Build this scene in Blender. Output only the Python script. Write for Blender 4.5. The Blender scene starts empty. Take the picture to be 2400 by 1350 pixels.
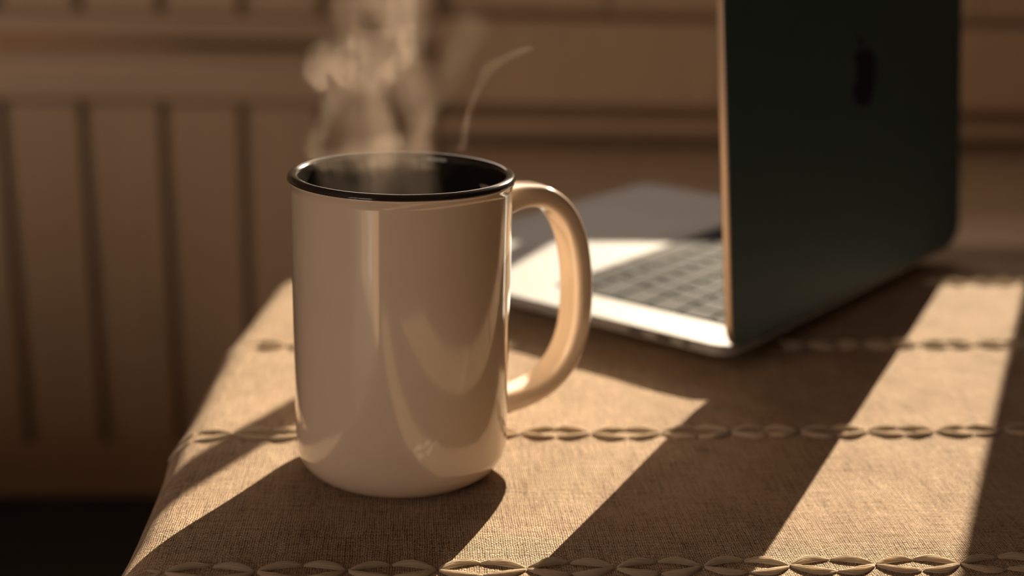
import bpy, bmesh, math, random
from mathutils import Vector, Matrix
from math import sin, cos, pi, radians as rad, exp

random.seed(7)
scene = bpy.context.scene
COL = scene.collection
T = 0.75                     # height of the table top above the floor; table coordinates have z = 0 on the cloth

# ------------------------------------------------------------------ camera
F_PX, PITCH, ROLL, YAW, CAM_H = 3042.2, 0.28435, 0.02526, 0.0797, 0.21531
fw = Vector((sin(YAW) * cos(PITCH), cos(YAW) * cos(PITCH), -sin(PITCH)))
rt = Vector((cos(YAW), -sin(YAW), 0))
up = rt.cross(fw)
r2 = rt * cos(ROLL) + up * sin(ROLL)
u2 = -rt * sin(ROLL) + up * cos(ROLL)
cd = bpy.data.cameras.new('camera')
cam = bpy.data.objects.new('camera', cd)
COL.objects.link(cam)
cam.matrix_world = Matrix(((r2.x, u2.x, -fw.x, 0), (r2.y, u2.y, -fw.y, 0), (r2.z, u2.z, -fw.z, CAM_H + T), (0, 0, 0, 1)))
cd.sensor_width = 36
cd.lens = 36 * F_PX / 2400
cd.clip_start = 0.02
cd.dof.use_dof = True
cd.dof.focus_distance = 0.452
cd.dof.aperture_fstop = 4.8
scene.camera = cam

# ------------------------------------------------------------------ light
SUN_AZ, SUN_EL = 0.4889, rad(22.0)
world = bpy.data.worlds.new('sky')
scene.world = world
world.use_nodes = True
bg = world.node_tree.nodes['Background']
bg.inputs[0].default_value = (1.0, 0.79, 0.64, 1)
bg.inputs[1].default_value = 3.4
sd_ = bpy.data.lights.new('sun', 'SUN')
sun = bpy.data.objects.new('sun', sd_)
COL.objects.link(sun)
to_sun = Vector((sin(SUN_AZ) * cos(SUN_EL), cos(SUN_AZ) * cos(SUN_EL), sin(SUN_EL)))
sun.rotation_euler = to_sun.to_track_quat('Z', 'Y').to_euler()
sun.location = (2, 5, 3.5)
sd_.energy = 15.0
sd_.color = (1.0, 0.82, 0.60)
sd_.angle = rad(0.15)

cy = scene.cycles
cy.max_bounces, cy.diffuse_bounces, cy.glossy_bounces, cy.transmission_bounces = 6, 3, 3, 3
cy.adaptive_threshold = 0.03
cy.volume_step_rate = 3.0

scene.view_settings.view_transform = 'Standard'
scene.view_settings.look = 'None'
scene.view_settings.exposure = 0.0
scene.view_settings.gamma = 1.0
scene.view_settings.use_curve_mapping = False

# ------------------------------------------------------------------ materials
class NT:
    def __init__(s, name):
        s.m = bpy.data.materials.new(name)
        s.m.use_nodes = True
        s.t = s.m.node_tree
        s.bsdf = s.t.nodes['Principled BSDF']
        s.out = s.t.nodes['Material Output']
    def n(s, typ, **kw):
        nd = s.t.nodes.new(typ)
        for k, v in kw.items():
            setattr(nd, k, v)
        return nd
    def l(s, a, b):
        s.t.links.new(a, b)
    def val(s, sock, v):
        if hasattr(v, 'links') or isinstance(v, bpy.types.NodeSocket):
            s.l(v, sock)
        else:
            sock.default_value = v
    def math(s, op, a, b=None, c=None):
        nd = s.n('ShaderNodeMath', operation=op)
        for i, v in enumerate((a, b, c)):
            if v is not None:
                s.val(nd.inputs[i], v)
        return nd.outputs[0]
    def coord(s, scale=(1, 1, 1), kind='Object'):
        tc = s.n('ShaderNodeTexCoord')
        mp = s.n('ShaderNodeMapping')
        mp.inputs['Scale'].default_value = scale
        s.l(tc.outputs[kind], mp.inputs[0])
        return mp.outputs[0]
    def noise(s, vec, scale, detail=3, rough=0.5, dist=0.0):
        nd = s.n('ShaderNodeTexNoise')
        s.l(vec, nd.inputs['Vector'])
        nd.inputs['Scale'].default_value = scale
        nd.inputs['Detail'].default_value = detail
        nd.inputs['Roughness'].default_value = rough
        nd.inputs['Distortion'].default_value = dist
        return nd.outputs[0]
    def ramp(s, fac, stops):
        nd = s.n('ShaderNodeValToRGB')
        el = nd.color_ramp.elements
        while len(el) < len(stops):
            el.new(0.5)
        for e, (p, c) in zip(el, stops):
            e.position = p
            e.color = (*c, 1)
        s.l(fac, nd.inputs[0])
        return nd.outputs[0]
    def set(s, **kw):
        for k, v in kw.items():
            sock = s.bsdf.inputs[k.replace('_', ' ')]
            if isinstance(v, tuple) and len(v) == 3 and sock.type == 'RGBA':
                v = (*v, 1)
            s.val(sock, v)
        return s
    def bump(s, height, dist, strength=1.0):
        b = s.n('ShaderNodeBump')
        b.inputs['Distance'].default_value = dist
        b.inputs['Strength'].default_value = strength
        s.l(height, b.inputs['Height'])
        s.l(b.outputs[0], s.bsdf.inputs['Normal'])

def plain(name, col, rough=0.5, metal=0.0, noise_amt=0.06, noise_scale=40, **kw):
    m = NT(name)
    f = m.noise(m.coord(), noise_scale, 1)
    lo = tuple(c * (1 - noise_amt) for c in col)
    hi = tuple(min(1, c * (1 + noise_amt)) for c in col)
    m.set(Base_Color=m.ramp(f, [(0.3, lo), (0.7, hi)]), Roughness=rough, Metallic=metal, **kw)
    return m.m

def wood(name, dark, light, grain=(2, 40, 40), rough=0.55):
    m = NT(name)
    v = m.coord(grain)
    f = m.noise(v, 1.6, 3, 0.6, 0.6)
    m.set(Base_Color=m.ramp(f, [(0.30, dark), (0.68, light)]), Roughness=rough)
    return m.m

def cloth_mat():
    m = NT('linen_weave')
    tc = m.n('ShaderNodeTexCoord')
    wob = m.n('ShaderNodeTexNoise')
    wob.inputs['Scale'].default_value = 130
    wob.inputs['Detail'].default_value = 1
    m.l(tc.outputs['Object'], wob.inputs['Vector'])
    vm = m.n('ShaderNodeVectorMath', operation='SCALE')
    m.l(wob.outputs['Color'], vm.inputs[0])
    vm.inputs['Scale'].default_value = 0.0011
    va = m.n('ShaderNodeVectorMath', operation='ADD')
    m.l(tc.outputs['Object'], va.inputs[0])
    m.l(vm.outputs[0], va.inputs[1])
    sp = m.n('ShaderNodeSeparateXYZ')
    m.l(va.outputs[0], sp.inputs[0])
    P = 0.00086
    sx = m.math('SINE', m.math('MULTIPLY', sp.outputs[0], pi / P))
    sy = m.math('SINE', m.math('MULTIPLY', sp.outputs[1], pi / P))
    w = m.math('MULTIPLY', sx, sy)                        # over and under of a plain weave
    w01 = m.math('MULTIPLY_ADD', w, 0.5, 0.5)
    ax = m.math('ABSOLUTE', sx)
    ay = m.math('ABSOLUTE', sy)
    gap = m.math('MULTIPLY', ax, ay)                      # little holes between the threads, their shade darkened into the tone
    slubx = m.noise(m.coord((60, 900, 60)), 1.0, 2, 0.6)
    sluby = m.noise(m.coord((900, 60, 60)), 1.0, 2, 0.6)
    slub = m.math('ADD', slubx, sluby)
    blot = m.noise(m.coord(), 28, 2, 0.6)
    fine = m.noise(m.coord(), 1100, 1, 0.7)
    h = m.math('ADD', m.math('MULTIPLY', w01, 0.5), m.math('MULTIPLY', gap, 0.55))
    h = m.math('ADD', h, m.math('MULTIPLY', fine, 0.7))
    h = m.math('ADD', h, m.math('MULTIPLY', slub, 0.55))
    tone = m.math('ADD', m.math('MULTIPLY', slub, 0.50), m.math('MULTIPLY', blot, 0.28))
    tone = m.math('ADD', tone, m.math('MULTIPLY', gap, 0.36))
    tone = m.math('ADD', tone, m.math('MULTIPLY', w01, 0.10))
    tone = m.math('ADD', tone, m.math('MULTIPLY_ADD', fine, 0.55, -0.275))
    col = m.ramp(tone, [(0.54, (0.09, 0.054, 0.031)), (0.68, (0.39, 0.262, 0.165)), (0.84, (0.60, 0.42, 0.28)), (1.0, (0.80, 0.60, 0.42))])
    m.set(Base_Color=col, Roughness=0.9, Specular_IOR_Level=0.15, Sheen_Weight=0.15, Sheen_Roughness=0.5)
    m.bump(h, 0.0014, 1.0)
    return m.m

def yarn_mat():
    m = NT('embroidery_yarn')
    v = m.coord((150, 1600, 1600))
    f = m.noise(v, 1.0, 2, 0.6)
    m.set(Base_Color=m.ramp(f, [(0.3, (0.74, 0.61, 0.46)), (0.7, (0.93, 0.83, 0.68))]), Roughness=0.85,
          Specular_IOR_Level=0.2, Sheen_Weight=1.0, Sheen_Roughness=0.35)
    m.bump(f, 0.0003, 1.0)
    tl = m.n('ShaderNodeBsdfTranslucent')
    tl.inputs[0].default_value = (0.93, 0.80, 0.63, 1)
    mx = m.n('ShaderNodeMixShader')
    mx.inputs[0].default_value = 0.5
    m.l(m.bsdf.outputs[0], mx.inputs[1])
    m.l(tl.outputs[0], mx.inputs[2])
    m.l(mx.outputs[0], m.out.inputs['Surface'])
    return m.m

def glass_mat():
    m = NT('window_glass')
    tr = m.n('ShaderNodeBsdfTransparent')
    tr.inputs[0].default_value = (0.97, 0.97, 0.96, 1)
    gl = m.n('ShaderNodeBsdfGlossy')
    gl.inputs['Roughness'].default_value = 0.02
    lw = m.n('ShaderNodeLayerWeight')
    lw.inputs[0].default_value = 0.12
    mx = m.n('ShaderNodeMixShader')
    m.l(lw.outputs['Fresnel'], mx.inputs[0])
    m.l(tr.outputs[0], mx.inputs[1])
    m.l(gl.outputs[0], mx.inputs[2])
    m.l(mx.outputs[0], m.out.inputs['Surface'])
    return m.m

def plank_floor():
    m = NT('oak_floor')
    v = m.coord((1, 1, 1))
    br = m.n('ShaderNodeTexBrick')
    m.l(v, br.inputs['Vector'])
    br.inputs['Scale'].default_value = 1.0
    br.inputs['Brick Width'].default_value = 1.3
    br.inputs['Row Height'].default_value = 0.14
    br.inputs['Mortar Size'].default_value = 0.003
    br.inputs['Color1'].default_value = (0.034, 0.046, 0.050, 1)
    br.inputs['Color2'].default_value = (0.026, 0.036, 0.040, 1)
    br.inputs['Mortar'].default_value = (0.015, 0.012, 0.01, 1)
    g = m.noise(m.coord((3, 50, 50)), 1.5, 2, 0.6)
    mix = m.n('ShaderNodeMixRGB', blend_type='MULTIPLY')
    mix.inputs[0].default_value = 0.5
    m.l(br.outputs[0], mix.inputs[1])
    m.l(m.ramp(g, [(0.3, (0.6, 0.6, 0.6)), (0.7, (1, 1, 1))]), mix.inputs[2])
    m.set(Base_Color=mix.outputs[0], Roughness=0.5)
    return m.m

M = {}
M['floor'] = plank_floor()
M['plaster'] = plain('warm_plaster', (0.62, 0.47, 0.33), 0.9, noise_amt=0.05, noise_scale=8)
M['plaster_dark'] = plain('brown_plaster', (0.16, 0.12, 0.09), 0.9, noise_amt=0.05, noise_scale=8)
M['ceiling'] = plain('ceiling_paint', (0.55, 0.47, 0.38), 0.9, noise_scale=5)
M['board'] = wood('painted_board', (0.60, 0.435, 0.29), (0.68, 0.495, 0.33), (30, 30, 2), 0.6)
M['backing'] = plain('groove_backing', (0.28, 0.195, 0.13), 0.9)
M['rail'] = wood('rail_wood', (0.54, 0.385, 0.255), (0.68, 0.495, 0.33), (2, 40, 40), 0.5)
M['bench'] = wood('weathered_plank', (0.54, 0.43, 0.32), (0.84, 0.69, 0.53), (1.5, 45, 45), 0.5)
M['frame'] = plain('window_paint', (0.45, 0.36, 0.27), 0.45)
M['glass'] = glass_mat()
M['linen'] = cloth_mat()
M['yarn'] = yarn_mat()
M['table'] = wood('table_wood', (0.10, 0.06, 0.035), (0.18, 0.11, 0.065), (30, 2, 30))
M['glaze'] = plain('cream_glaze', (0.73, 0.595, 0.47), 0.14, noise_amt=0.015, noise_scale=60, Coat_Weight=1.0, Coat_Roughness=0.04)
M['black_glaze'] = plain('black_glaze', (0.022, 0.018, 0.015), 0.12, noise_amt=0.2, noise_scale=90)
M['coffee'] = plain('coffee_liquid', (0.010, 0.006, 0.004), 0.06, noise_scale=30)
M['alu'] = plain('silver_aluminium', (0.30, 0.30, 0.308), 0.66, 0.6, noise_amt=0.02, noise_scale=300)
M['lid_alu'] = plain('shaded_aluminium', (0.055, 0.112, 0.138), 0.5, 0.2, noise_amt=0.02, noise_scale=300)  # laptop aluminium with the shade and cool cast of the lid back painted in
M['edge_alu'] = plain('warm_lit_aluminium', (0.46, 0.35, 0.27), 0.4, 0.8, noise_amt=0.02)  # warm light bounced onto the lid's rim, put into the metal colour
M['key'] = plain('key_plastic', (0.014, 0.015, 0.017), 0.7, noise_amt=0.1, Specular_IOR_Level=0.08)
M['well'] = plain('keyboard_well', (0.05, 0.05, 0.05), 0.5)
M['pad'] = plain('trackpad_glass', (0.30, 0.30, 0.306), 0.62, 0.5, noise_amt=0.02)
M['dark'] = plain('port_black', (0.01, 0.01, 0.011), 0.4)
M['screen'] = plain('dark_screen', (0.008, 0.008, 0.01), 0.1)
M['rubber'] = plain('rubber', (0.02, 0.02, 0.02), 0.8)
M['emblem'] = plain('emblem_gloss', (0.008, 0.014, 0.03), 0.15, 0.3)

# ------------------------------------------------------------------ mesh helpers
def tag(o, label=None, cat=None, group=None, kind=None):
    for k, v in (('label', label), ('category', cat), ('group', group), ('kind', kind)):
        if v:
            o[k] = v
    return o

def empty(name, loc=(0, 0, 0), rz=0.0):
    o = bpy.data.objects.new(name, None)
    o.empty_display_size = 0.05
    COL.objects.link(o)
    o.location = loc
    o.rotation_euler = (0, 0, rz)
    return o

def obj(name, me, mat=None, parent=None, loc=(0, 0, 0), smooth=False, auto=None):
    o = bpy.data.objects.new(name, me)
    COL.objects.link(o)
    if mat is not None and not me.materials:
        me.materials.append(mat)
    if parent:
        o.parent = parent
    o.location = loc
    if smooth:
        for p in me.polygons:
            p.use_smooth = True
    if auto:
        for p in me.polygons:
            p.use_smooth = max(abs(c) for c in p.normal) < 0.9995
        bm = bmesh.new()
        bm.from_mesh(me)
        for e in bm.edges:
            if len(e.link_faces) == 2 and e.calc_face_angle(0) > rad(auto):
                e.smooth = False
        bm.to_mesh(me)
        bm.free()
    return o

def mesh(name, vs, fs):
    me = bpy.data.meshes.new(name)
    me.from_pydata([tuple(v) for v in vs], [], fs)
    me.update()
    bm = bmesh.new()
    bm.from_mesh(me)
    bmesh.ops.recalc_face_normals(bm, faces=bm.faces)
    bm.to_mesh(me)
    bm.free()
    return me

def box_me(name, a, b, bevel=0.0, seg=2):
    bm = bmesh.new()
    bmesh.ops.create_cube(bm, size=1)
    for v in bm.verts:
        v.co = Vector([a[i] + (v.co[i] + 0.5) * (b[i] - a[i]) for i in range(3)])
    if bevel:
        bmesh.ops.bevel(bm, geom=list(bm.edges), offset=bevel, segments=seg, profile=0.5, affect='EDGES')
    me = bpy.data.meshes.new(name)
    bm.to_mesh(me)
    bm.free()
    return me

def boxes_me(name, lst):
    vs, fs = [], []
    for a, b in lst:
        n = len(vs)
        for z in (a[2], b[2]):
            vs += [(a[0], a[1], z), (b[0], a[1], z), (b[0], b[1], z), (a[0], b[1], z)]
        fs += [[n + i for i in q] for q in ((0, 3, 2, 1), (4, 5, 6, 7), (0, 1, 5, 4), (1, 2, 6, 5), (2, 3, 7, 6), (3, 0, 4, 7))]
    return mesh(name, vs, fs)

def box(name, a, b, mat, parent=None, bevel=0.0, loc=None):
    if loc is None:
        loc = (0, 0, 0) if parent else (0, 0, T)
    return obj(name, box_me(name, a, b, bevel), mat, parent, loc)

def lathe_me(name, prof, n=128, cap=False):
    vs, fs = [], []
    for r, z in prof:
        for i in range(n):
            vs.append((r * cos(2 * pi * i / n), r * sin(2 * pi * i / n), z))
    for j in range(len(prof) - 1):
        for i in range(n):
            k = (i + 1) % n
            fs.append([j * n + i, j * n + k, (j + 1) * n + k, (j + 1) * n + i])
    if cap:
        fs.append(list(range(n))[::-1])
        fs.append([(len(prof) - 1) * n + i for i in range(n)])
    return mesh(name, vs, fs)

def arc(cx, cz, r, a0, a1, n):
    return [(cx + r * cos(rad(a0 + (a1 - a0) * i / n)), cz + r * sin(rad(a0 + (a1 - a0) * i / n))) for i in range(n + 1)]

def catmull(pts, per=8):
    P = [Vector(p) for p in pts]
    P = [2 * P[0] - P[1]] + P + [2 * P[-1] - P[-2]]
    out = []
    for i in range(1, len(P) - 2):
        for k in range(per):
            t = k / per
            a, b, c, d = P[i - 1:i + 3]
            out.append(0.5 * ((2 * b) + (c - a) * t + (2 * a - 5 * b + 4 * c - d) * t * t + (3 * b - a - 3 * c + d) * t ** 3))
    out.append(P[-2])
    return out

def rrect(x0, x1, y0, y1, r, n=6):
    out = []
    for cx, cy, a in ((x1 - r, y1 - r, 0), (x0 + r, y1 - r, 90), (x0 + r, y0 + r, 180), (x1 - r, y0 + r, 270)):
        out += [(cx + r * cos(rad(a + 90 * i / n)), cy + r * sin(rad(a + 90 * i / n))) for i in range(n + 1)]
    return out

def loft_me(name, rings, cap0=True, cap1=True):
    n = len(rings[0])
    vs = [p for r in rings for p in r]
    fs = []
    for j in range(len(rings) - 1):
        for i in range(n):
            k = (i + 1) % n
            fs.append([j * n + i, j * n + k, (j + 1) * n + k, (j + 1) * n + i])
    if cap0:
        fs.append(list(range(n))[::-1])
    if cap1:
        fs.append([(len(rings) - 1) * n + i for i in range(n)])
    return mesh(name, vs, fs)

# ------------------------------------------------------------------ the room
XL, XR, YF, YB, ZF, ZC = -3.3, 2.1, -1.75, 2.06, -0.75, 1.75
WT = 0.12
WX0, WX1, WZ0, WZ1 = -0.276, 1.140, 0.600, 1.30      # window opening in the back wall
DX0, DX1, DZ1 = -2.95, -1.25, 1.40                     # glazed doors in the front wall, behind the camera
def struct(name, lst, mat):
    return tag(obj(name, boxes_me(name, lst), mat, None, (0, 0, T)), kind='structure')
struct('floor', [((XL - .1, YF - .1, ZF - .1), (XR + .1, YB + WT, ZF))], M['floor'])
struct('ceiling', [((XL - .1, YF - .1, ZC), (XR + .1, YB + WT, ZC + .1))], M['ceiling'])
struct('wall_left', [((XL - .1, YF - .1, ZF), (XL, YB + WT, ZC))], M['plaster'])
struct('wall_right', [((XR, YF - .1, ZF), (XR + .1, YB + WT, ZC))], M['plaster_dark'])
struct('wall_front', [((XL, YF - .1, ZF), (DX0, YF, ZC)), ((DX1, YF - .1, ZF), (XR, YF, ZC)), ((DX0, YF - .1, DZ1), (DX1, YF, ZC))], M['plaster'])
wall_back = struct('wall_back', [((XL, YB, ZF), (XR, YB + WT, WZ0)), ((XL, YB, WZ1), (XR, YB + WT, ZC)),
                                 ((XL, YB, WZ0), (WX0, YB + WT, WZ1)), ((WX1, YB, WZ0), (XR, YB + WT, WZ1))], M['backing'])
struct('added_shade_wall', [((XL, 1.00, ZF), (-0.62, 1.10, -0.20))], M['plaster_dark'])  # unseen, added to keep door light off the lower left back wall
# vertical boards of the back wall, below and above the rail
PITCH_B, GX = 0.1222, -0.5082
k0 = math.ceil((XL - GX) / PITCH_B)
for k in range(k0, 4):
    x0, x1 = GX + k * PITCH_B + 0.0075, GX + (k + 1) * PITCH_B - 0.0075
    box('board', (x0, YB - 0.014, ZF + 0.09), (x1, YB, -0.080), M['board'], wall_back, 0.004)
    box('board', (x0 + 0.004, YB - 0.014, 0.050), (x1 + 0.004, YB, WZ0 - 0.03), M['board'], wall_back, 0.004)
box('board', (-0.011, YB - 0.014, ZF + 0.09), (0.036, YB, -0.080), M['board'], wall_back, 0.004)
box('board', (-0.011, YB - 0.014, 0.050), (0.036, YB, WZ0 - 0.03), M['board'], wall_back, 0.004)
for x0, x1 in ((0.060, 0.30), (0.305, 0.90), (0.905, 1.50), (1.505, XR)):
    box('panel', (x0, YB - 0.012, 0.064), (x1, YB, WZ0 - 0.03), M['board'], wall_back, 0.003)
    box('panel', (x0, YB - 0.010, ZF + 0.09), (x1, YB, -0.150), M['board'], wall_back, 0.003)

def trim(name, x0, x1, prof, mat):
    # prof: closed list of (proud, z); extruded along x against the back wall
    rings = [[(x, YB - p, z) for p, z in prof] for x in (x0, x1)]
    return tag(obj(name, loft_me(name, rings), mat, None, (0, 0, T), auto=30), kind='structure')
trim('trim_1', XL, 0.040, [(0, -0.088), (0.020, -0.088), (0.026, -0.080), (0.026, -0.020), (0.030, -0.014), (0.030, -0.006), (0.024, -0.001), (0, 0.001)], M['rail'])
trim('trim_2', XL, 0.040, [(0, 0.006), (0.014, 0.007), (0.022, 0.013), (0.022, 0.022), (0.017, 0.027), (0.017, 0.044), (0.012, 0.049), (0, 0.049)], M['rail'])
trim('trim_3', 0.040, XR, [(0, -0.082), (0.016, -0.082), (0.020, -0.077), (0.020, 0.044), (0.016, 0.050), (0, 0.050)], M['board'])
trim('trim_4', 0.040, XR, [(0, -0.127), (0.026, -0.127), (0.032, -0.122), (0.032, -0.108), (0.026, -0.102), (0, -0.102)], M['rail'])
tag(box('baseboard_back', (XL, YB - 0.018, ZF), (XR, YB, ZF + 0.088), M['rail'], None, 0.004), kind='structure')

# the window behind, above the picture
win = tag(empty('window_1', ((WX0 + WX1) / 2, YB + 0.06, T + WZ0)), kind='structure')
ox, oy, oz = (WX0 + WX1) / 2, YB + 0.06, WZ0
def wbar(name, a, b, mat=None, bev=0.002):
    A = (a[0] - ox, a[1] - oy, a[2] - oz)
    B = (b[0] - ox, b[1] - oy, b[2] - oz)
    return box(name, A, B, mat or M['frame'], win, bev)
MULL = 0.789
bars = [MULL - 0.355 * i for i in range(3)]
ym = YB + 0.06
wbar('frame_rail', (WX0 - .03, ym - .02, WZ0 - .03), (WX1 + .03, ym + .02, WZ0 - .002))
wbar('frame_rail', (WX0 - .03, ym - .02, WZ1 + .002), (WX1 + .03, ym + .02, WZ1 + .03))
for x in bars:
    wbar('glazing_bar', (x - .0065, ym - .009, WZ0 - .002), (x + .0065, ym + .009, WZ1 + .002), bev=0.001)
xs = [WX0] + bars[::-1] + [WX1]
for i in range(len(xs) - 1):
    for z0, z1 in ((WZ0, WZ1),):
        wbar('pane', (xs[i] + .0065, ym - .0015, z0), (xs[i + 1] - .0065, ym + .0015, z1), M['glass'], 0)

# glazed double doors behind the camera, on its left
door = tag(empty('door_1', ((DX0 + DX1) / 2, YF - .05, 0)), kind='structure')
def dbar(name, a, b, mat=None, bev=0.003):
    q = door.location
    return box(name, (a[0] - q.x, a[1] - q.y, a[2] + T), (b[0] - q.x, b[1] - q.y, b[2] + T), mat or M['frame'], door, bev)
ndv = 4
dw = (DX1 - DX0) / ndv
for i in range(ndv + 1):
    x = DX0 + i * dw
    w = .035 if i in (0, 2, 4) else .016
    dbar('door_stile', (max(DX0, x - w), YF - .07, ZF), (min(DX1, x + w), YF - .03, DZ1))
for z0, z1 in ((ZF, ZF + .09), (DZ1 - .08, DZ1)):
    for i in range(ndv):
        dbar('door_rail', (DX0 + i * dw + .02, YF - .065, z0), (DX0 + (i + 1) * dw - .02, YF - .035, z1))
for i in range(ndv):
    dbar('pane', (DX0 + i * dw + .012, YF - .052, ZF + .09), (DX0 + (i + 1) * dw - .012, YF - .048, DZ1 - .08), M['glass'], 0)

# daylight portals: they only tell the renderer where the openings are
def portal(name, x, y, z, sx, sz, flip):
    l = bpy.data.lights.new(name, 'AREA')
    l.shape = 'RECTANGLE'
    l.size, l.size_y = sx, sz
    l.cycles.is_portal = True
    o = bpy.data.objects.new(name, l)
    COL.objects.link(o)
    o.location = (x, y, z + T)
    o.rotation_euler = (rad(-90 if flip else 90), 0, 0)
portal('window_portal', (WX0 + WX1) / 2, YB + WT + .01, (WZ0 + WZ1) / 2, WX1 - WX0, WZ1 - WZ0, True)
portal('door_portal', (DX0 + DX1) / 2, YF - .11, (ZF + DZ1) / 2, DX1 - DX0, DZ1 - ZF, False)

# ------------------------------------------------------------------ plank bench along the back wall
BX0, BX1, BY0, BY1, BZ = 0.05, 1.95, 1.43, 2.015, -0.150
bench = tag(empty('plank_bench', ((BX0 + BX1) / 2, (BY0 + BY1) / 2, 0)),
            'long wooden bench with weathered plank top against the panelled wall behind the laptop', 'bench')
bx, by = bench.location.x, bench.location.y
def bpart(name, a, b, mat, bev):
    z = T
    return box(name, (a[0] - bx, a[1] - by, a[2] + z), (b[0] - bx, b[1] - by, b[2] + z), mat, bench, bev)
npl = 5
pw = (BY1 - BY0) / npl
for i in range(npl):
    dz = (0, -0.002, 0.001, -0.001, 0.0)[i]
    bpart('plank', (BX0, BY0 + i * pw + .004, BZ - .028 + dz), (BX1, BY0 + (i + 1) * pw - .004, BZ + dz), M['bench'], 0.005)
bpart('front_panel', (BX0 + .03, BY0 + .02, ZF + .08), (BX1 - .03, BY0 + .04, BZ - .03), M['bench'], 0.003)
bpart('side_panel', (BX0 + .03, BY0 + .04, ZF + .08), (BX0 + .05, BY1 - .02, BZ - .03), M['bench'], 0.003)
bpart('side_panel', (BX1 - .05, BY0 + .04, ZF + .08), (BX1 - .03, BY1 - .02, BZ - .03), M['bench'], 0.003)
for x in (BX0 + .03, BX1 - .09):
    for y in (BY0 + .02, BY1 - .08):
        bpart('leg', (x, y, ZF), (x + .06, y + .06, ZF + .08), M['bench'], 0.004)

# ------------------------------------------------------------------ table
TX0, TX1, TY0, TY1 = -0.080, 1.00, 0.205, 0.790
tbl = tag(empty('table', ((TX0 + TX1) / 2, (TY0 + TY1) / 2, 0)),
          'table covered by the linen cloth, carrying the mug and the laptop', 'table')
def tpart(name, a, b, bev):
    return box(name, (a[0] - tbl.location.x, a[1] - tbl.location.y, a[2] + T), (b[0] - tbl.location.x, b[1] - tbl.location.y, b[2] + T), M['table'], tbl, bev)
ring = rrect(TX0 + .012, TX1 - .012, TY0 + .012, TY1 - .012, 0.03)
ring = [(x + 0.35 * max(0, y - .52) ** 2 * max(0, min(1, (.1 - x) / .15)), y) for x, y in ring]
tz = [(-.032, .004), (-.029, 0), (-.008, 0), (-.004, .004)]
rg = [[(x - tbl.location.x, y - tbl.location.y, z + T) for x, y in ring] for z, _ in tz]
obj('tabletop', loft_me('tabletop', rg), M['table'], tbl, auto=40)
tpart('apron', (TX0 + .06, TY0 + .05, -.11), (TX1 - .06, TY0 + .07, -.032), 0.002)
tpart('apron', (TX0 + .06, TY1 - .07, -.11), (TX1 - .06, TY1 - .05, -.032), 0.002)
tpart('apron', (TX0 + .06, TY0 + .07, -.11), (TX0 + .08, TY1 - .07, -.032), 0.002)
tpart('apron', (TX1 - .08, TY0 + .07, -.11), (TX1 - .06, TY1 - .07, -.032), 0.002)
for x in (TX0 + .045, TX1 - .095):
    for y in (TY0 + .04, TY1 - .09):
        tpart('leg', (x, y, ZF), (x + .05, y + .05, -.032), 0.004)

# ------------------------------------------------------------------ tablecloth with embroidered rows
RHO = 0.016
HANG = 0.11
CX0, CX1, CY0, CY1 = -0.1005 + RHO, TX1 + .012 - RHO, TY0 - .012 + RHO, 0.808 - RHO
def hash2(x, y):
    return (sin(x * 12.9898 + y * 78.233) * 43758.5453) % 1.0
def vnoise(x, y):
    ix, iy = math.floor(x), math.floor(y)
    fx, fy = x - ix, y - iy
    fx, fy = fx * fx * (3 - 2 * fx), fy * fy * (3 - 2 * fy)
    a = hash2(ix, iy) * (1 - fx) + hash2(ix + 1, iy) * fx
    b = hash2(ix, iy + 1) * (1 - fx) + hash2(ix + 1, iy + 1) * fx
    return a * (1 - fy) + b * fy
ROWY = [0.3944 + 0.1176 * i for i in range(4)]
def cloth_point(u, v):
    cx, cy = min(max(u, CX0), CX1), min(max(v, CY0), CY1)
    dx, dy = u - cx, v - cy
    s = math.hypot(dx, dy)
    x, y, z = cx, cy, 0.0
    if s > 1e-9:
        nx, ny = dx / s, dy / s
        if s < pi / 2 * RHO:
            o, z = RHO * sin(s / RHO), -RHO * (1 - cos(s / RHO))
        else:
            o, z = RHO, -RHO - (s - pi / 2 * RHO)
        if z < -RHO:
            o += 0.004 * sin((u + v) * 38) * min(1, (-RHO - z) / 0.06)
        x, y = cx + nx * o, cy + ny * o
    w = max(0.0, min(1.0, (0.1 - x) / 0.15))
    x += 0.35 * max(0.0, y - 0.52) ** 2 * w
    # the stiff embroidered rows hold the fold a little further out
    if u < CX0:
        near = max(exp(-((v - ry) / 0.018) ** 2) for ry in ROWY)
        x -= 0.0016 * near
    amp = 0.0007 if s < 1e-9 else 0.0004
    z += amp * (vnoise(u * 33 + 5, v * 33) - 0.5) + 0.0006 * (vnoise(u * 9, v * 14 + 3) - 0.5)
    return (x, y, z)
def steps(a, b, fine0, fine1, cf, ff):
    out = [a]
    while out[-1] < b - 1e-9:
        st = ff if fine0 <= out[-1] <= fine1 else cf
        out.append(min(b, out[-1] + st))
    return out
us = steps(CX0 - HANG, CX1 + HANG, CX0 - .03, 0.42, 0.012, 0.0022)
vs_ = steps(CY0 - HANG, CY1 + HANG, 0.36, 0.84, 0.012, 0.0026)
nv = len(vs_)
verts = [cloth_point(u, v) for u in us for v in vs_]
faces = [[i * nv + j, (i + 1) * nv + j, (i + 1) * nv + j + 1, i * nv + j + 1] for i in range(len(us) - 1) for j in range(nv - 1)]
cloth_me = mesh('tablecloth', verts, faces)
cloth = tag(obj('tablecloth', cloth_me, M['linen'], None, (0, 0, T), smooth=True),
            'tan linen tablecloth with embroidered chain rows under the mug and laptop', 'tablecloth')
if cloth_me.polygons[len(cloth_me.polygons) // 2].normal.z < 0:
    cloth_me.flip_normals()

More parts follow.
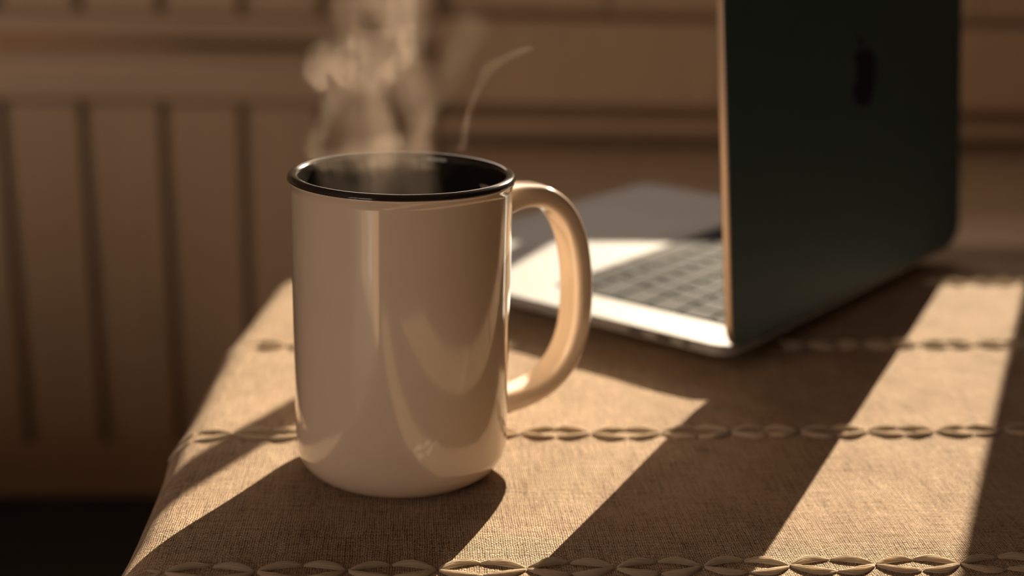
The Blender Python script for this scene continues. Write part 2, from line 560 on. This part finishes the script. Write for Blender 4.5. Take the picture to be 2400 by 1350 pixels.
# one embroidered stitch: a bundle of strands bent like a leaf, running from the crossing outwards along +x
def stitch_me(seed):
    rnd = random.Random(seed)
    vs, fs = [], []
    L, ns = 0.0150, 11
    strands = [(-1.0, 0.10), (-0.72, 0.62), (-0.30, 0.95), (0.10, 0.72), (0.36, 1.0), (0.74, 0.60), (1.0, 0.12), (0.45, 0.35), (-0.4, 0.35)]
    for sy, sz in strands:
        ph = rnd.uniform(0, 6.28)
        le = rnd.uniform(0.93, 1.0)
        ring = []
        for i in range(ns):
            t = i / (ns - 1)
            x = L * t * le
            bow = 0.0052 * (1 - (1 - t) ** 2.1) - 0.0012 * t ** 3
            prof = max(0.16, sin(pi * (0.05 + 0.91 * t)) ** 0.65)
            tw = 1.1 * (t - .5) + 0.18 * sin(t * 5 + ph)
            y = bow + 0.00145 * prof * (sy * cos(tw) - (sz - .45) * sin(tw))
            z = 0.0003 + 0.0012 * prof * (0.14 + 0.86 * (0.45 + (sz - .45) * cos(tw) + 0.45 * sy * sin(tw) + 0.06 * sin(ph + t * 6)))
            r = 0.00042 * (0.5 + 0.6 * prof) * (1 + 0.12 * sin(ph * 2 + t * 9))
            ring.append((x, y, max(z, 0.0002), r))
        n0 = len(vs)
        m = 6
        for (x, y, z, r) in ring:
            for k in range(m):
                a = 2 * pi * k / m
                vs.append((x, y + r * cos(a), z + r * sin(a)))
        for i in range(ns - 1):
            for k in range(m):
                q = (k + 1) % m
                fs.append([n0 + i * m + k, n0 + i * m + q, n0 + (i + 1) * m + q, n0 + (i + 1) * m + k])
        fs.append([n0 + k for k in range(m)][::-1])
        fs.append([n0 + (ns - 1) * m + k for k in range(m)])
    me = mesh('stitch', vs, fs)
    me.materials.append(M['yarn'])
    for p in me.polygons:
        p.use_smooth = True
    return me
def mirrored(me):
    m2 = me.copy()
    for v in m2.vertices:
        v.co.y = -v.co.y
    m2.flip_normals()
    return m2
sts = [stitch_me(i) for i in range(3)]
sts = [(m, mirrored(m)) for m in sts]
row_x = [0.0693, 0.0767, 0.0840, 0.0700]
PST = 0.0303
n_st = 0
for ri, ry in enumerate(ROWY):
    xmax = 0.23 if ri == 0 else 0.31 if ri == 1 else 0.39 if ri == 2 else 0.47
    k = math.ceil((-0.112 - row_x[ri]) / PST)
    while row_x[ri] + k * PST < xmax:
        xc = row_x[ri] + k * PST
        k += 1
        for sx in (1, -1):
            for sy in (1, -1):
                xe = xc + sx * 0.007
                if xe < -0.104:
                    continue
                # skip what lies under the laptop and out of sight behind it
                if ri == 2 and 0.055 < xe < 0.19 or ri == 3 and -0.02 < xe < 0.31:
                    continue
                me = sts[n_st % 3][0 if sx * sy > 0 else 1]
                o = bpy.data.objects.new('stitch', me)
                COL.objects.link(o)
                o.parent = cloth
                px, py, pz = cloth_point(xc + sx * 0.0004, ry)
                ex, ey, ez = cloth_point(xc + sx * 0.0145, ry)
                d = Vector((ex - px, ey - py, ez - pz))
                d.normalize()
                yv = Vector((0, 1, 0)) * (1 if sx > 0 else -1)
                zv = d.cross(yv).normalized()
                yv = zv.cross(d)
                mt = Matrix((d, yv, zv)).transposed().to_4x4()
                jit = random.uniform(-.0004, .0004)
                mt.translation = Vector((px, py + jit + sy * 0.0002, pz - 0.0002))
                sc = Matrix.Diagonal((random.uniform(.95, 1.02), random.uniform(.9, 1.1), random.uniform(.92, 1.1), 1))
                o.matrix_local = mt @ sc
                n_st += 1

# ------------------------------------------------------------------ mug
MX, MY, MH = -0.00403, 0.48287, 0.11907
mug = tag(empty('coffee_mug', (MX, MY, T + 0.0003)), 'cream ceramic mug with black rim steaming on the tablecloth', 'mug')
RB = 0.0418
body_prof = [(0.0001, 0.0030), (0.026, 0.0030), (0.0285, 0.0004)] + arc(0.0300, 0.0010, 0.0010, 200, 270, 3) + \
    arc(RB - 0.0115, 0.0115, 0.0115, -88, 0, 14) + [(RB, 0.03), (RB, 0.06), (RB, 0.09), (RB, 0.1130)] + \
    [(RB + 0.0001, 0.1146)] + arc(0.04085, 0.11695, 0.0021, -28, 2, 4) + [(0.0405, 0.11702)]
obj('body', lathe_me('body', body_prof, 160), M['glaze'], mug, smooth=True)['label'] = 'glossy cream outer wall'
lin = [(0.0405, 0.11690)] + arc(0.04085, 0.11695, 0.00213, 0, 165, 14) + \
      [(0.0386, 0.1150), (0.0385, 0.10), (0.0384, 0.04), (0.0375, 0.016), (0.034, 0.009), (0.028, 0.0065), (0.0001, 0.006)]
obj('liner', lathe_me('liner', lin, 160), M['black_glaze'], mug, smooth=True)['label'] = 'black glazed rim and inside'
hp = catmull([(0.0390, 0.1033), (0.0496, 0.105), (0.0562, 0.1052), (0.0628, 0.1039), (0.0706, 0.0987), (0.0767, 0.0896), (0.0808, 0.0767), (0.0825, 0.0607),
              (0.0815, 0.0449), (0.0767, 0.0326), (0.0686, 0.0246), (0.059, 0.0206), (0.0496, 0.0193), (0.0390, 0.0190)], 6)
PHI = rad(28)
rings = []
nh = 32
for i, p in enumerate(hp):
    a = hp[max(0, i - 1)]
    b = hp[min(len(hp) - 1, i + 1)]
    d = (Vector((b[0], b[1])) - Vector((a[0], a[1]))).normalized()
    nrm = Vector((-d.y, d.x))
    end = max(exp(-i / 3.0), exp(-(len(hp) - 1 - i) / 3.0))
    th, wd = 0.0045 * (1 + .5 * end), 0.0080 * (1 + .2 * end)
    rg = []
    for k in range(nh):
        t = 2 * pi * k / nh
        c, s = cos(t), sin(t)
        ct = abs(c) ** 0.55 * (1 if c > 0 else -1)
        st = abs(s) ** 0.55 * (1 if s > 0 else -1)
        rr = p[0] + nrm.x * th * ct
        zz = p[1] + nrm.y * th * ct
        w = wd * st
        rg.append((rr * cos(PHI) - w * sin(PHI), rr * sin(PHI) + w * cos(PHI), zz))
    rings.append(rg)
obj('handle', loft_me('handle', rings), M['glaze'], mug, smooth=True)
COFZ = 0.093
cof = lathe_me('coffee', [(0.0001, 0.0), (0.030, 0.0), (0.0372, 0.0001), (0.0380, 0.0006), (0.03835, 0.0011), (0.0380, -0.004), (0.0001, -0.004)], 96)
tag(obj('coffee', cof, M['coffee'], None, (MX, MY, T + 0.0003 + COFZ), smooth=True), 'black coffee filling the cream mug', 'coffee')

# ------------------------------------------------------------------ laptop
LX, LY, LA = 0.15174, 0.57858, 0.73509
LW, LD, LZ = 0.308, 0.243, 0.0155
lap = tag(empty('laptop', (LX, LY, T), pi / 2 - LA), 'open silver laptop seen from behind its dark lid', 'laptop')
# local: +x along the hinge (away from the camera), +y towards the front edge of the deck
def rr3(inset, z, r=0.012):
    return [(x, y, z) for x, y in rrect(inset, LW - inset, inset, LD - inset, max(.002, r - inset * .4))]
KX0, KX1, KY0, KY1 = 0.0300, LW - 0.0300, 0.0175, 0.1295
well_o = [(x, y) for x, y in rrect(KX0, KX1, KY0, KY1, .0022)]
wi = .0007
well_i = [(x, y) for x, y in rrect(KX0 + wi, KX1 - wi, KY0 + wi, KY1 - wi, .0016)]
rings = [rr3(.020, .0044), rr3(.012, .0058), rr3(.0040, .0086), rr3(.0008, .0097), rr3(0, .0104), rr3(0, LZ - .0009), rr3(.0002, LZ - .0003), rr3(.0008, LZ),
         [(x, y, LZ) for x, y in well_o], [(x, y, LZ - .0006) for x, y in well_i], [(x, y, LZ - .0014) for x, y in well_i]]
base = obj('base', loft_me('base', rings), M['alu'], lap, auto=40)
base['label'] = 'silver aluminium deck'
kb = obj('keyboard', box_me('keyboard', (KX0 + wi + .0001, KY0 + wi + .0001, LZ - .00139), (KX1 - wi - .0001, KY1 - wi - .0001, LZ - .0011)), M['well'], lap)
kw = KX1 - KX0 - 2 * wi - .001
unit = kw / 14.5
rowsk = [[1.036] * 14, [1] * 13 + [1.5], [1.5] + [1] * 13, [1.75] + [1] * 11 + [1.75], [2.25] + [1] * 10 + [2.25], [1, 1, 1, 1.25, 5, 1.25, 1, 1, 1, 1]]
kh = (KY1 - KY0 - 2 * wi - .001) / 5.6
kc = {}
yy = KY0 + wi + .0005
for ri, row in enumerate(rowsk):
    hh = kh * (.6 if ri == 0 else 1)
    xx = KX0 + wi + .0005
    tot = sum(row)
    for wk in row:
        w = wk * kw / tot
        key = (round(w, 5), round(hh, 5))
        if key not in kc:
            g = .0011
            o1 = [(x, y, -.0002) for x, y in rrect(g, w - g, g, hh - g, .0012, 2)]
            o2 = [(x, y, .0011) for x, y in rrect(g, w - g, g, hh - g, .0012, 2)]
            o3 = [(x, y, .0014) for x, y in rrect(g + .0004, w - g - .0004, g + .0004, hh - g - .0004, .0010, 2)]
            me = loft_me('key', [o1, o2, o3])
            me.materials.append(M['key'])
            kc[key] = me
        obj('key', kc[key], None, kb, (xx, yy, LZ - .0011))
        xx += w
    yy += hh
tp = [[(x, y, z) for x, y in rrect(.088, .220, .141, .228, .003)] for z in (LZ - .0001, LZ + .00015)]
obj('trackpad', loft_me('trackpad', tp), M['pad'], lap)
for v in (0.0535, 0.0370):
    rg = [[(xo, y, z) for y, z in rrect(v - .0044, v + .0044, .0112, .0140, .0013, 4)] for xo in (-.00012, .0006)]
    obj('port', loft_me('port', rg), M['dark'], lap)['label'] = 'small oval port'
rg = [[(xo, .0240 + .0017 * cos(t * pi / 8), .0126 + .0017 * sin(t * pi / 8)) for t in range(16)] for xo in (-.00012, .0006)]
obj('audio_jack', loft_me('audio_jack', rg), M['dark'], lap)
for x in (.03, LW - .03):
    for y in (.03, LD - .03):
        me = lathe_me('foot', [(.0001, .0009), (.006, .0009), (.007, .002), (.007, .0043), (.0001, .0043)], 20)
        obj('foot', me, M['rubber'], lap, (x, y, 0))
hg = [[(x, .004 + .0042 * cos(t * pi / 8), .0135 + .0042 * sin(t * pi / 8)) for t in range(16)] for x in (.03, LW - .03)]
obj('hinge', loft_me('hinge', hg), M['dark'], lap, auto=40)
# lid: local x along the hinge, z up the lid, y = thickness (towards the deck)
LEAN = rad(6.3)
LH, LT = 0.236, 0.0042
lid_rings = []
for y, ins in ((-.0001, .0016), (.0003, .0004), (.0010, 0), (LT - .0006, 0), (LT, .0006)):
    lid_rings.append([(x, y, z) for x, z in rrect(ins, LW - ins, ins, LH - ins, .011)])
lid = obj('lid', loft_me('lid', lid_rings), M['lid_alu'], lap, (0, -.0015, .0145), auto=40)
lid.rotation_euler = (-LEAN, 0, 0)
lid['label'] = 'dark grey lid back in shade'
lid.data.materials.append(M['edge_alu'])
for p in lid.data.polygons:
    if abs(p.normal.y) < 0.6:
        p.material_index = 1
sr = [[(x, y, z) for x, z in rrect(.004, LW - .004, .006, LH - .004, .008)] for y in (LT - .0001, LT + .0003)]
scr = obj('screen', loft_me('screen', sr), M['screen'], lid)
# emblem on the lid: a rounded fruit outline with a bite and a leaf
half = [(0, .0125), (.004, .0142), (.0085, .0142), (.0125, .0120), (.0150, .0080), (.0158, .003), (.0150, -.004), (.0125, -.0105),
        (.0090, -.0152), (.0050, -.0166), (.0022, -.0158), (0, -.0150)]
right = [(.0, .0125), (.004, .0142), (.0085, .0140), (.0128, .0112), (.0105, .0085), (.0092, .0045), (.0096, .0005), (.0118, -.0035), (.0145, -.0055),
         (.0125, -.0105), (.0090, -.0152), (.0050, -.0166), (.0022, -.0158), (0, -.0150)]
left = [(-x, z) for x, z in half[::-1]][1:-1]
outl = [(p.x, p.y) for p in catmull([(*p, 0) for p in right + left + [right[0]]], 3)][:-1]
def emblem_part(name, ol, par):
    rg = [[(LW / 2 - x, y, LH / 2 + z) for x, z in ol] for y in (-.00035, .0005)]
    return obj(name, loft_me(name, rg), M['emblem'], par)
em = emblem_part('emblem', outl, lid)
leaf = [(0, .0152), (.0015, .0190), (.0050, .0225), (.0068, .0232), (.0062, .0195), (.0038, .0164)]
rg = [[(LW / 2 - x, y, LH / 2 + z) for x, z in leaf] for y in (-.00035, .0005)]
obj('emblem_leaf', loft_me('emblem_leaf', rg), M['emblem'], lid)

# ------------------------------------------------------------------ steam
def px2(x, y, dy=0.0):
    """a point of the steam plume: picture position on the upright plane through the mug axis, moved dy in depth"""
    d = fw + r2 * ((x - 1200) / F_PX) - u2 * ((y - 675) / F_PX)
    t = (MY + dy) / d.y
    p = Vector((0, 0, CAM_H)) + d * t
    return p - Vector((MX, MY, 0))
# each wisp: strength, then (x, y, depth offset, radius in mm)
WISPS = [
    (1.0, [(800, 470, -.01, 5), (770, 400, -.005, 5), (740, 340, 0, 3.2), (765, 270, .004, 3.2), (785, 215, .006, 4.5), (800, 180, .006, 6)]),
    (1.25, [(752, 196, 0, 2.6), (742, 172, .002, 3.4), (765, 150, .002, 6.2), (805, 152, .002, 8.0), (860, 142, 0, 8.4), (905, 118, -.002, 7.4), (932, 80, -.004, 5.0), (925, 30, -.004, 6.5), (915, -40, -.004, 8)]),
    (1.0, [(880, 470, .0, 6), (890, 400, 0, 5.5), (905, 340, .002, 5.2), (895, 280, .004, 4.6), (880, 215, .003, 5.0), (915, 170, 0, 4.2), (955, 130, 0, 3.6)]),
    (0.9, [(990, 460, .0, 6.0), (985, 390, -.004, 5.0), (985, 320, -.004, 4.2), (975, 250, -.002, 6.0), (960, 190, 0, 6.5), (955, 110, .002, 6), (960, 40, .004, 6), (965, -40, .004, 6)]),
    (0.32, [(1000, 290, .003, 2.6), (1020, 230, .004, 4), (1050, 175, .004, 5), (1085, 110, .003, 5.5), (1100, 60, .002, 6)]),
    (0.38, [(1078, 345, .008, 1.6), (1092, 290, .008, 1.6), (1112, 220, .008, 1.7), (1135, 170, .008, 1.8), (1180, 138, .008, 1.6), (1240, 113, .008, 1.0)]),
    (0.7, [(830, 95, .002, 4), (820, 50, .004, 6), (835, 0, .005, 7), (850, -50, .005, 8)]),
    (0.8, [(800, 385, .012, 4), (840, 350, .018, 4.2), (885, 340, .02, 3.6), (930, 330, .016, 3)]),
    (0.6, [(840, 440, -.012, 7), (850, 400, -.008, 7), (870, 360, 0, 7), (855, 300, 0, 8), (840, 230, 0, 8)]),
    (0.75, [(905, 440, -.012, 9), (900, 410, 0, 10), (925, 380, .01, 9)]),
]
pv, wid, wr = [], [], []
for wi_, (strength, pts) in enumerate(WISPS):
    c = catmull([(*px2(x, y, dy), ) for x, y, dy, r in pts], 9)
    rs = [r for *_, r in pts]
    for i, p in enumerate(c):
        t = i / 9
        j = min(int(t), len(rs) - 2)
        pv.append(tuple(p))
        wid.append(wi_)
        wr.append((rs[j] + (rs[j + 1] - rs[j]) * (t - j)) * 0.0017)
sme = bpy.data.meshes.new('steam')
sme.from_pydata(pv, [], [])
a1 = sme.attributes.new('wisp', 'INT', 'POINT')
a1.data.foreach_set('value', wid)
a2 = sme.attributes.new('rad', 'FLOAT', 'POINT')
a2.data.foreach_set('value', wr)
steam = obj('steam', sme, None, None, (MX, MY, T))
tag(steam, 'wispy curling steam rising from the coffee mug', 'steam', kind='stuff')
vm_ = bpy.data.materials.new('steam_vapour')
vm_.use_nodes = True
nt = vm_.node_tree
nt.nodes.clear()
vo = nt.nodes.new('ShaderNodeOutputMaterial')
pvn = nt.nodes.new('ShaderNodeVolumePrincipled')
pvn.inputs['Color'].default_value = (0.97, 0.78, 0.63, 1)
pvn.inputs['Density'].default_value = 1.0
pvn.inputs['Anisotropy'].default_value = 0.45
nt.links.new(pvn.outputs[0], vo.inputs['Volume'])
ng = bpy.data.node_groups.new('steam_plume', 'GeometryNodeTree')
ng.interface.new_socket('Geometry', in_out='INPUT', socket_type='NodeSocketGeometry')
ng.interface.new_socket('Geometry', in_out='OUTPUT', socket_type='NodeSocketGeometry')
N, Lk = ng.nodes, ng.links
gi, go = N.new('NodeGroupInput'), N.new('NodeGroupOutput')
def gmath(op, a, b=None, c=None, clamp=False):
    nd = N.new('ShaderNodeMath')
    nd.operation = op
    nd.use_clamp = clamp
    for i, v in enumerate((a, b, c)):
        if v is None:
            continue
        if isinstance(v, (int, float)):
            nd.inputs[i].default_value = v
        else:
            Lk.new(v, nd.inputs[i])
    return nd.outputs[0]
pos = N.new('GeometryNodeInputPosition').outputs[0]
wob = N.new('ShaderNodeTexNoise')
wob.inputs['Scale'].default_value = 95
wob.inputs['Detail'].default_value = 2
Lk.new(pos, wob.inputs['Vector'])
sub = N.new('ShaderNodeVectorMath')
sub.operation = 'SUBTRACT'
Lk.new(wob.outputs['Color'], sub.inputs[0])
sub.inputs[1].default_value = (.5, .5, .5)
scl = N.new('ShaderNodeVectorMath')
scl.operation = 'SCALE'
Lk.new(sub.outputs[0], scl.inputs[0])
scl.inputs['Scale'].default_value = 0.0055
adv = N.new('ShaderNodeVectorMath')
adv.operation = 'ADD'
Lk.new(pos, adv.inputs[0])
Lk.new(scl.outputs[0], adv.inputs[1])
wp = adv.outputs[0]
nw = N.new('GeometryNodeInputNamedAttribute')
nw.data_type = 'INT'
nw.inputs['Name'].default_value = 'wisp'
nr = N.new('GeometryNodeInputNamedAttribute')
nr.data_type = 'FLOAT'
nr.inputs['Name'].default_value = 'rad'
total = None
for wi_, (strength, _) in enumerate(WISPS):
    cmp_ = N.new('FunctionNodeCompare')
    cmp_.data_type = 'INT'
    cmp_.operation = 'EQUAL'
    Lk.new(nw.outputs['Attribute'], cmp_.inputs[2])
    cmp_.inputs[3].default_value = wi_
    sep = N.new('GeometryNodeSeparateGeometry')
    Lk.new(gi.outputs[0], sep.inputs[0])
    Lk.new(cmp_.outputs[0], sep.inputs['Selection'])
    pr = N.new('GeometryNodeProximity')
    pr.target_element = 'POINTS'
    Lk.new(sep.outputs[0], pr.inputs[0])
    for s_ in pr.inputs:
        if s_.name in ('Sample Position', 'Source Position') and s_.enabled:
            Lk.new(wp, s_)
    sn = N.new('GeometryNodeSampleNearest')
    sn.domain = 'POINT'
    Lk.new(sep.outputs[0], sn.inputs[0])
    Lk.new(wp, sn.inputs['Sample Position'])
    si = N.new('GeometryNodeSampleIndex')
    si.data_type = 'FLOAT'
    si.domain = 'POINT'
    Lk.new(sep.outputs[0], si.inputs[0])
    Lk.new(nr.outputs['Attribute'], si.inputs['Value'])
    Lk.new(sn.outputs[0], si.inputs['Index'])
    q_ = gmath('DIVIDE', pr.outputs['Distance'], si.outputs[0])
    fall = gmath('MULTIPLY', gmath('SUBTRACT', 1.0, q_), 1.9 if wi_ == 1 else 1.15, clamp=True)
    fall = gmath('MULTIPLY', fall, gmath('MULTIPLY', fall, gmath('MULTIPLY_ADD', fall, -2.0, 3.0)))
    dens = gmath('MULTIPLY', gmath('DIVIDE', fall, gmath('MULTIPLY', si.outputs[0], 200.0)), strength)
    total = dens if total is None else gmath('ADD', total, dens)
n2 = N.new('ShaderNodeTexNoise')
n2.inputs['Scale'].default_value = 1.0
n2.inputs['Detail'].default_value = 4
mapv = N.new('ShaderNodeVectorMath')
mapv.operation = 'MULTIPLY'
Lk.new(wp, mapv.inputs[0])
mapv.inputs[1].default_value = (260, 260, 75)
Lk.new(mapv.outputs[0], n2.inputs['Vector'])
nz = gmath('MULTIPLY_ADD', n2.outputs[0], 2.6, -0.55, clamp=True)
spz = N.new('ShaderNodeSeparateXYZ')
Lk.new(pos, spz.inputs[0])
# stay inside the cup below the rim and above the coffee
rr_ = gmath('SQRT', gmath('ADD', gmath('MULTIPLY', spz.outputs[0], spz.outputs[0]), gmath('MULTIPLY', spz.outputs[1], spz.outputs[1])))
inside = gmath('LESS_THAN', rr_, 0.037)
above = gmath('GREATER_THAN', spz.outputs[2], 0.121)
okm = gmath('MAXIMUM', inside, above)
okm = gmath('MULTIPLY', okm, gmath('GREATER_THAN', spz.outputs[2], 0.0955))
dens = gmath('MULTIPLY', gmath('MULTIPLY', total, nz), gmath('MULTIPLY', okm, gmath('MULTIPLY_ADD', above, 11.0, 5.0)))
vc = N.new('GeometryNodeVolumeCube')
Lk.new(dens, vc.inputs['Density'])
vc.inputs['Min'].default_value = (-0.052, -0.036, 0.094)
vc.inputs['Max'].default_value = (0.056, 0.036, 0.200)
vc.inputs['Resolution X'].default_value = 110
vc.inputs['Resolution Y'].default_value = 60
vc.inputs['Resolution Z'].default_value = 110
smn = N.new('GeometryNodeSetMaterial')
smn.inputs['Material'].default_value = vm_
Lk.new(vc.outputs[0], smn.inputs[0])
Lk.new(smn.outputs[0], go.inputs[0])
md = steam.modifiers.new('steam_plume', 'NODES')
md.node_group = ng
steam.data.materials.append(vm_)
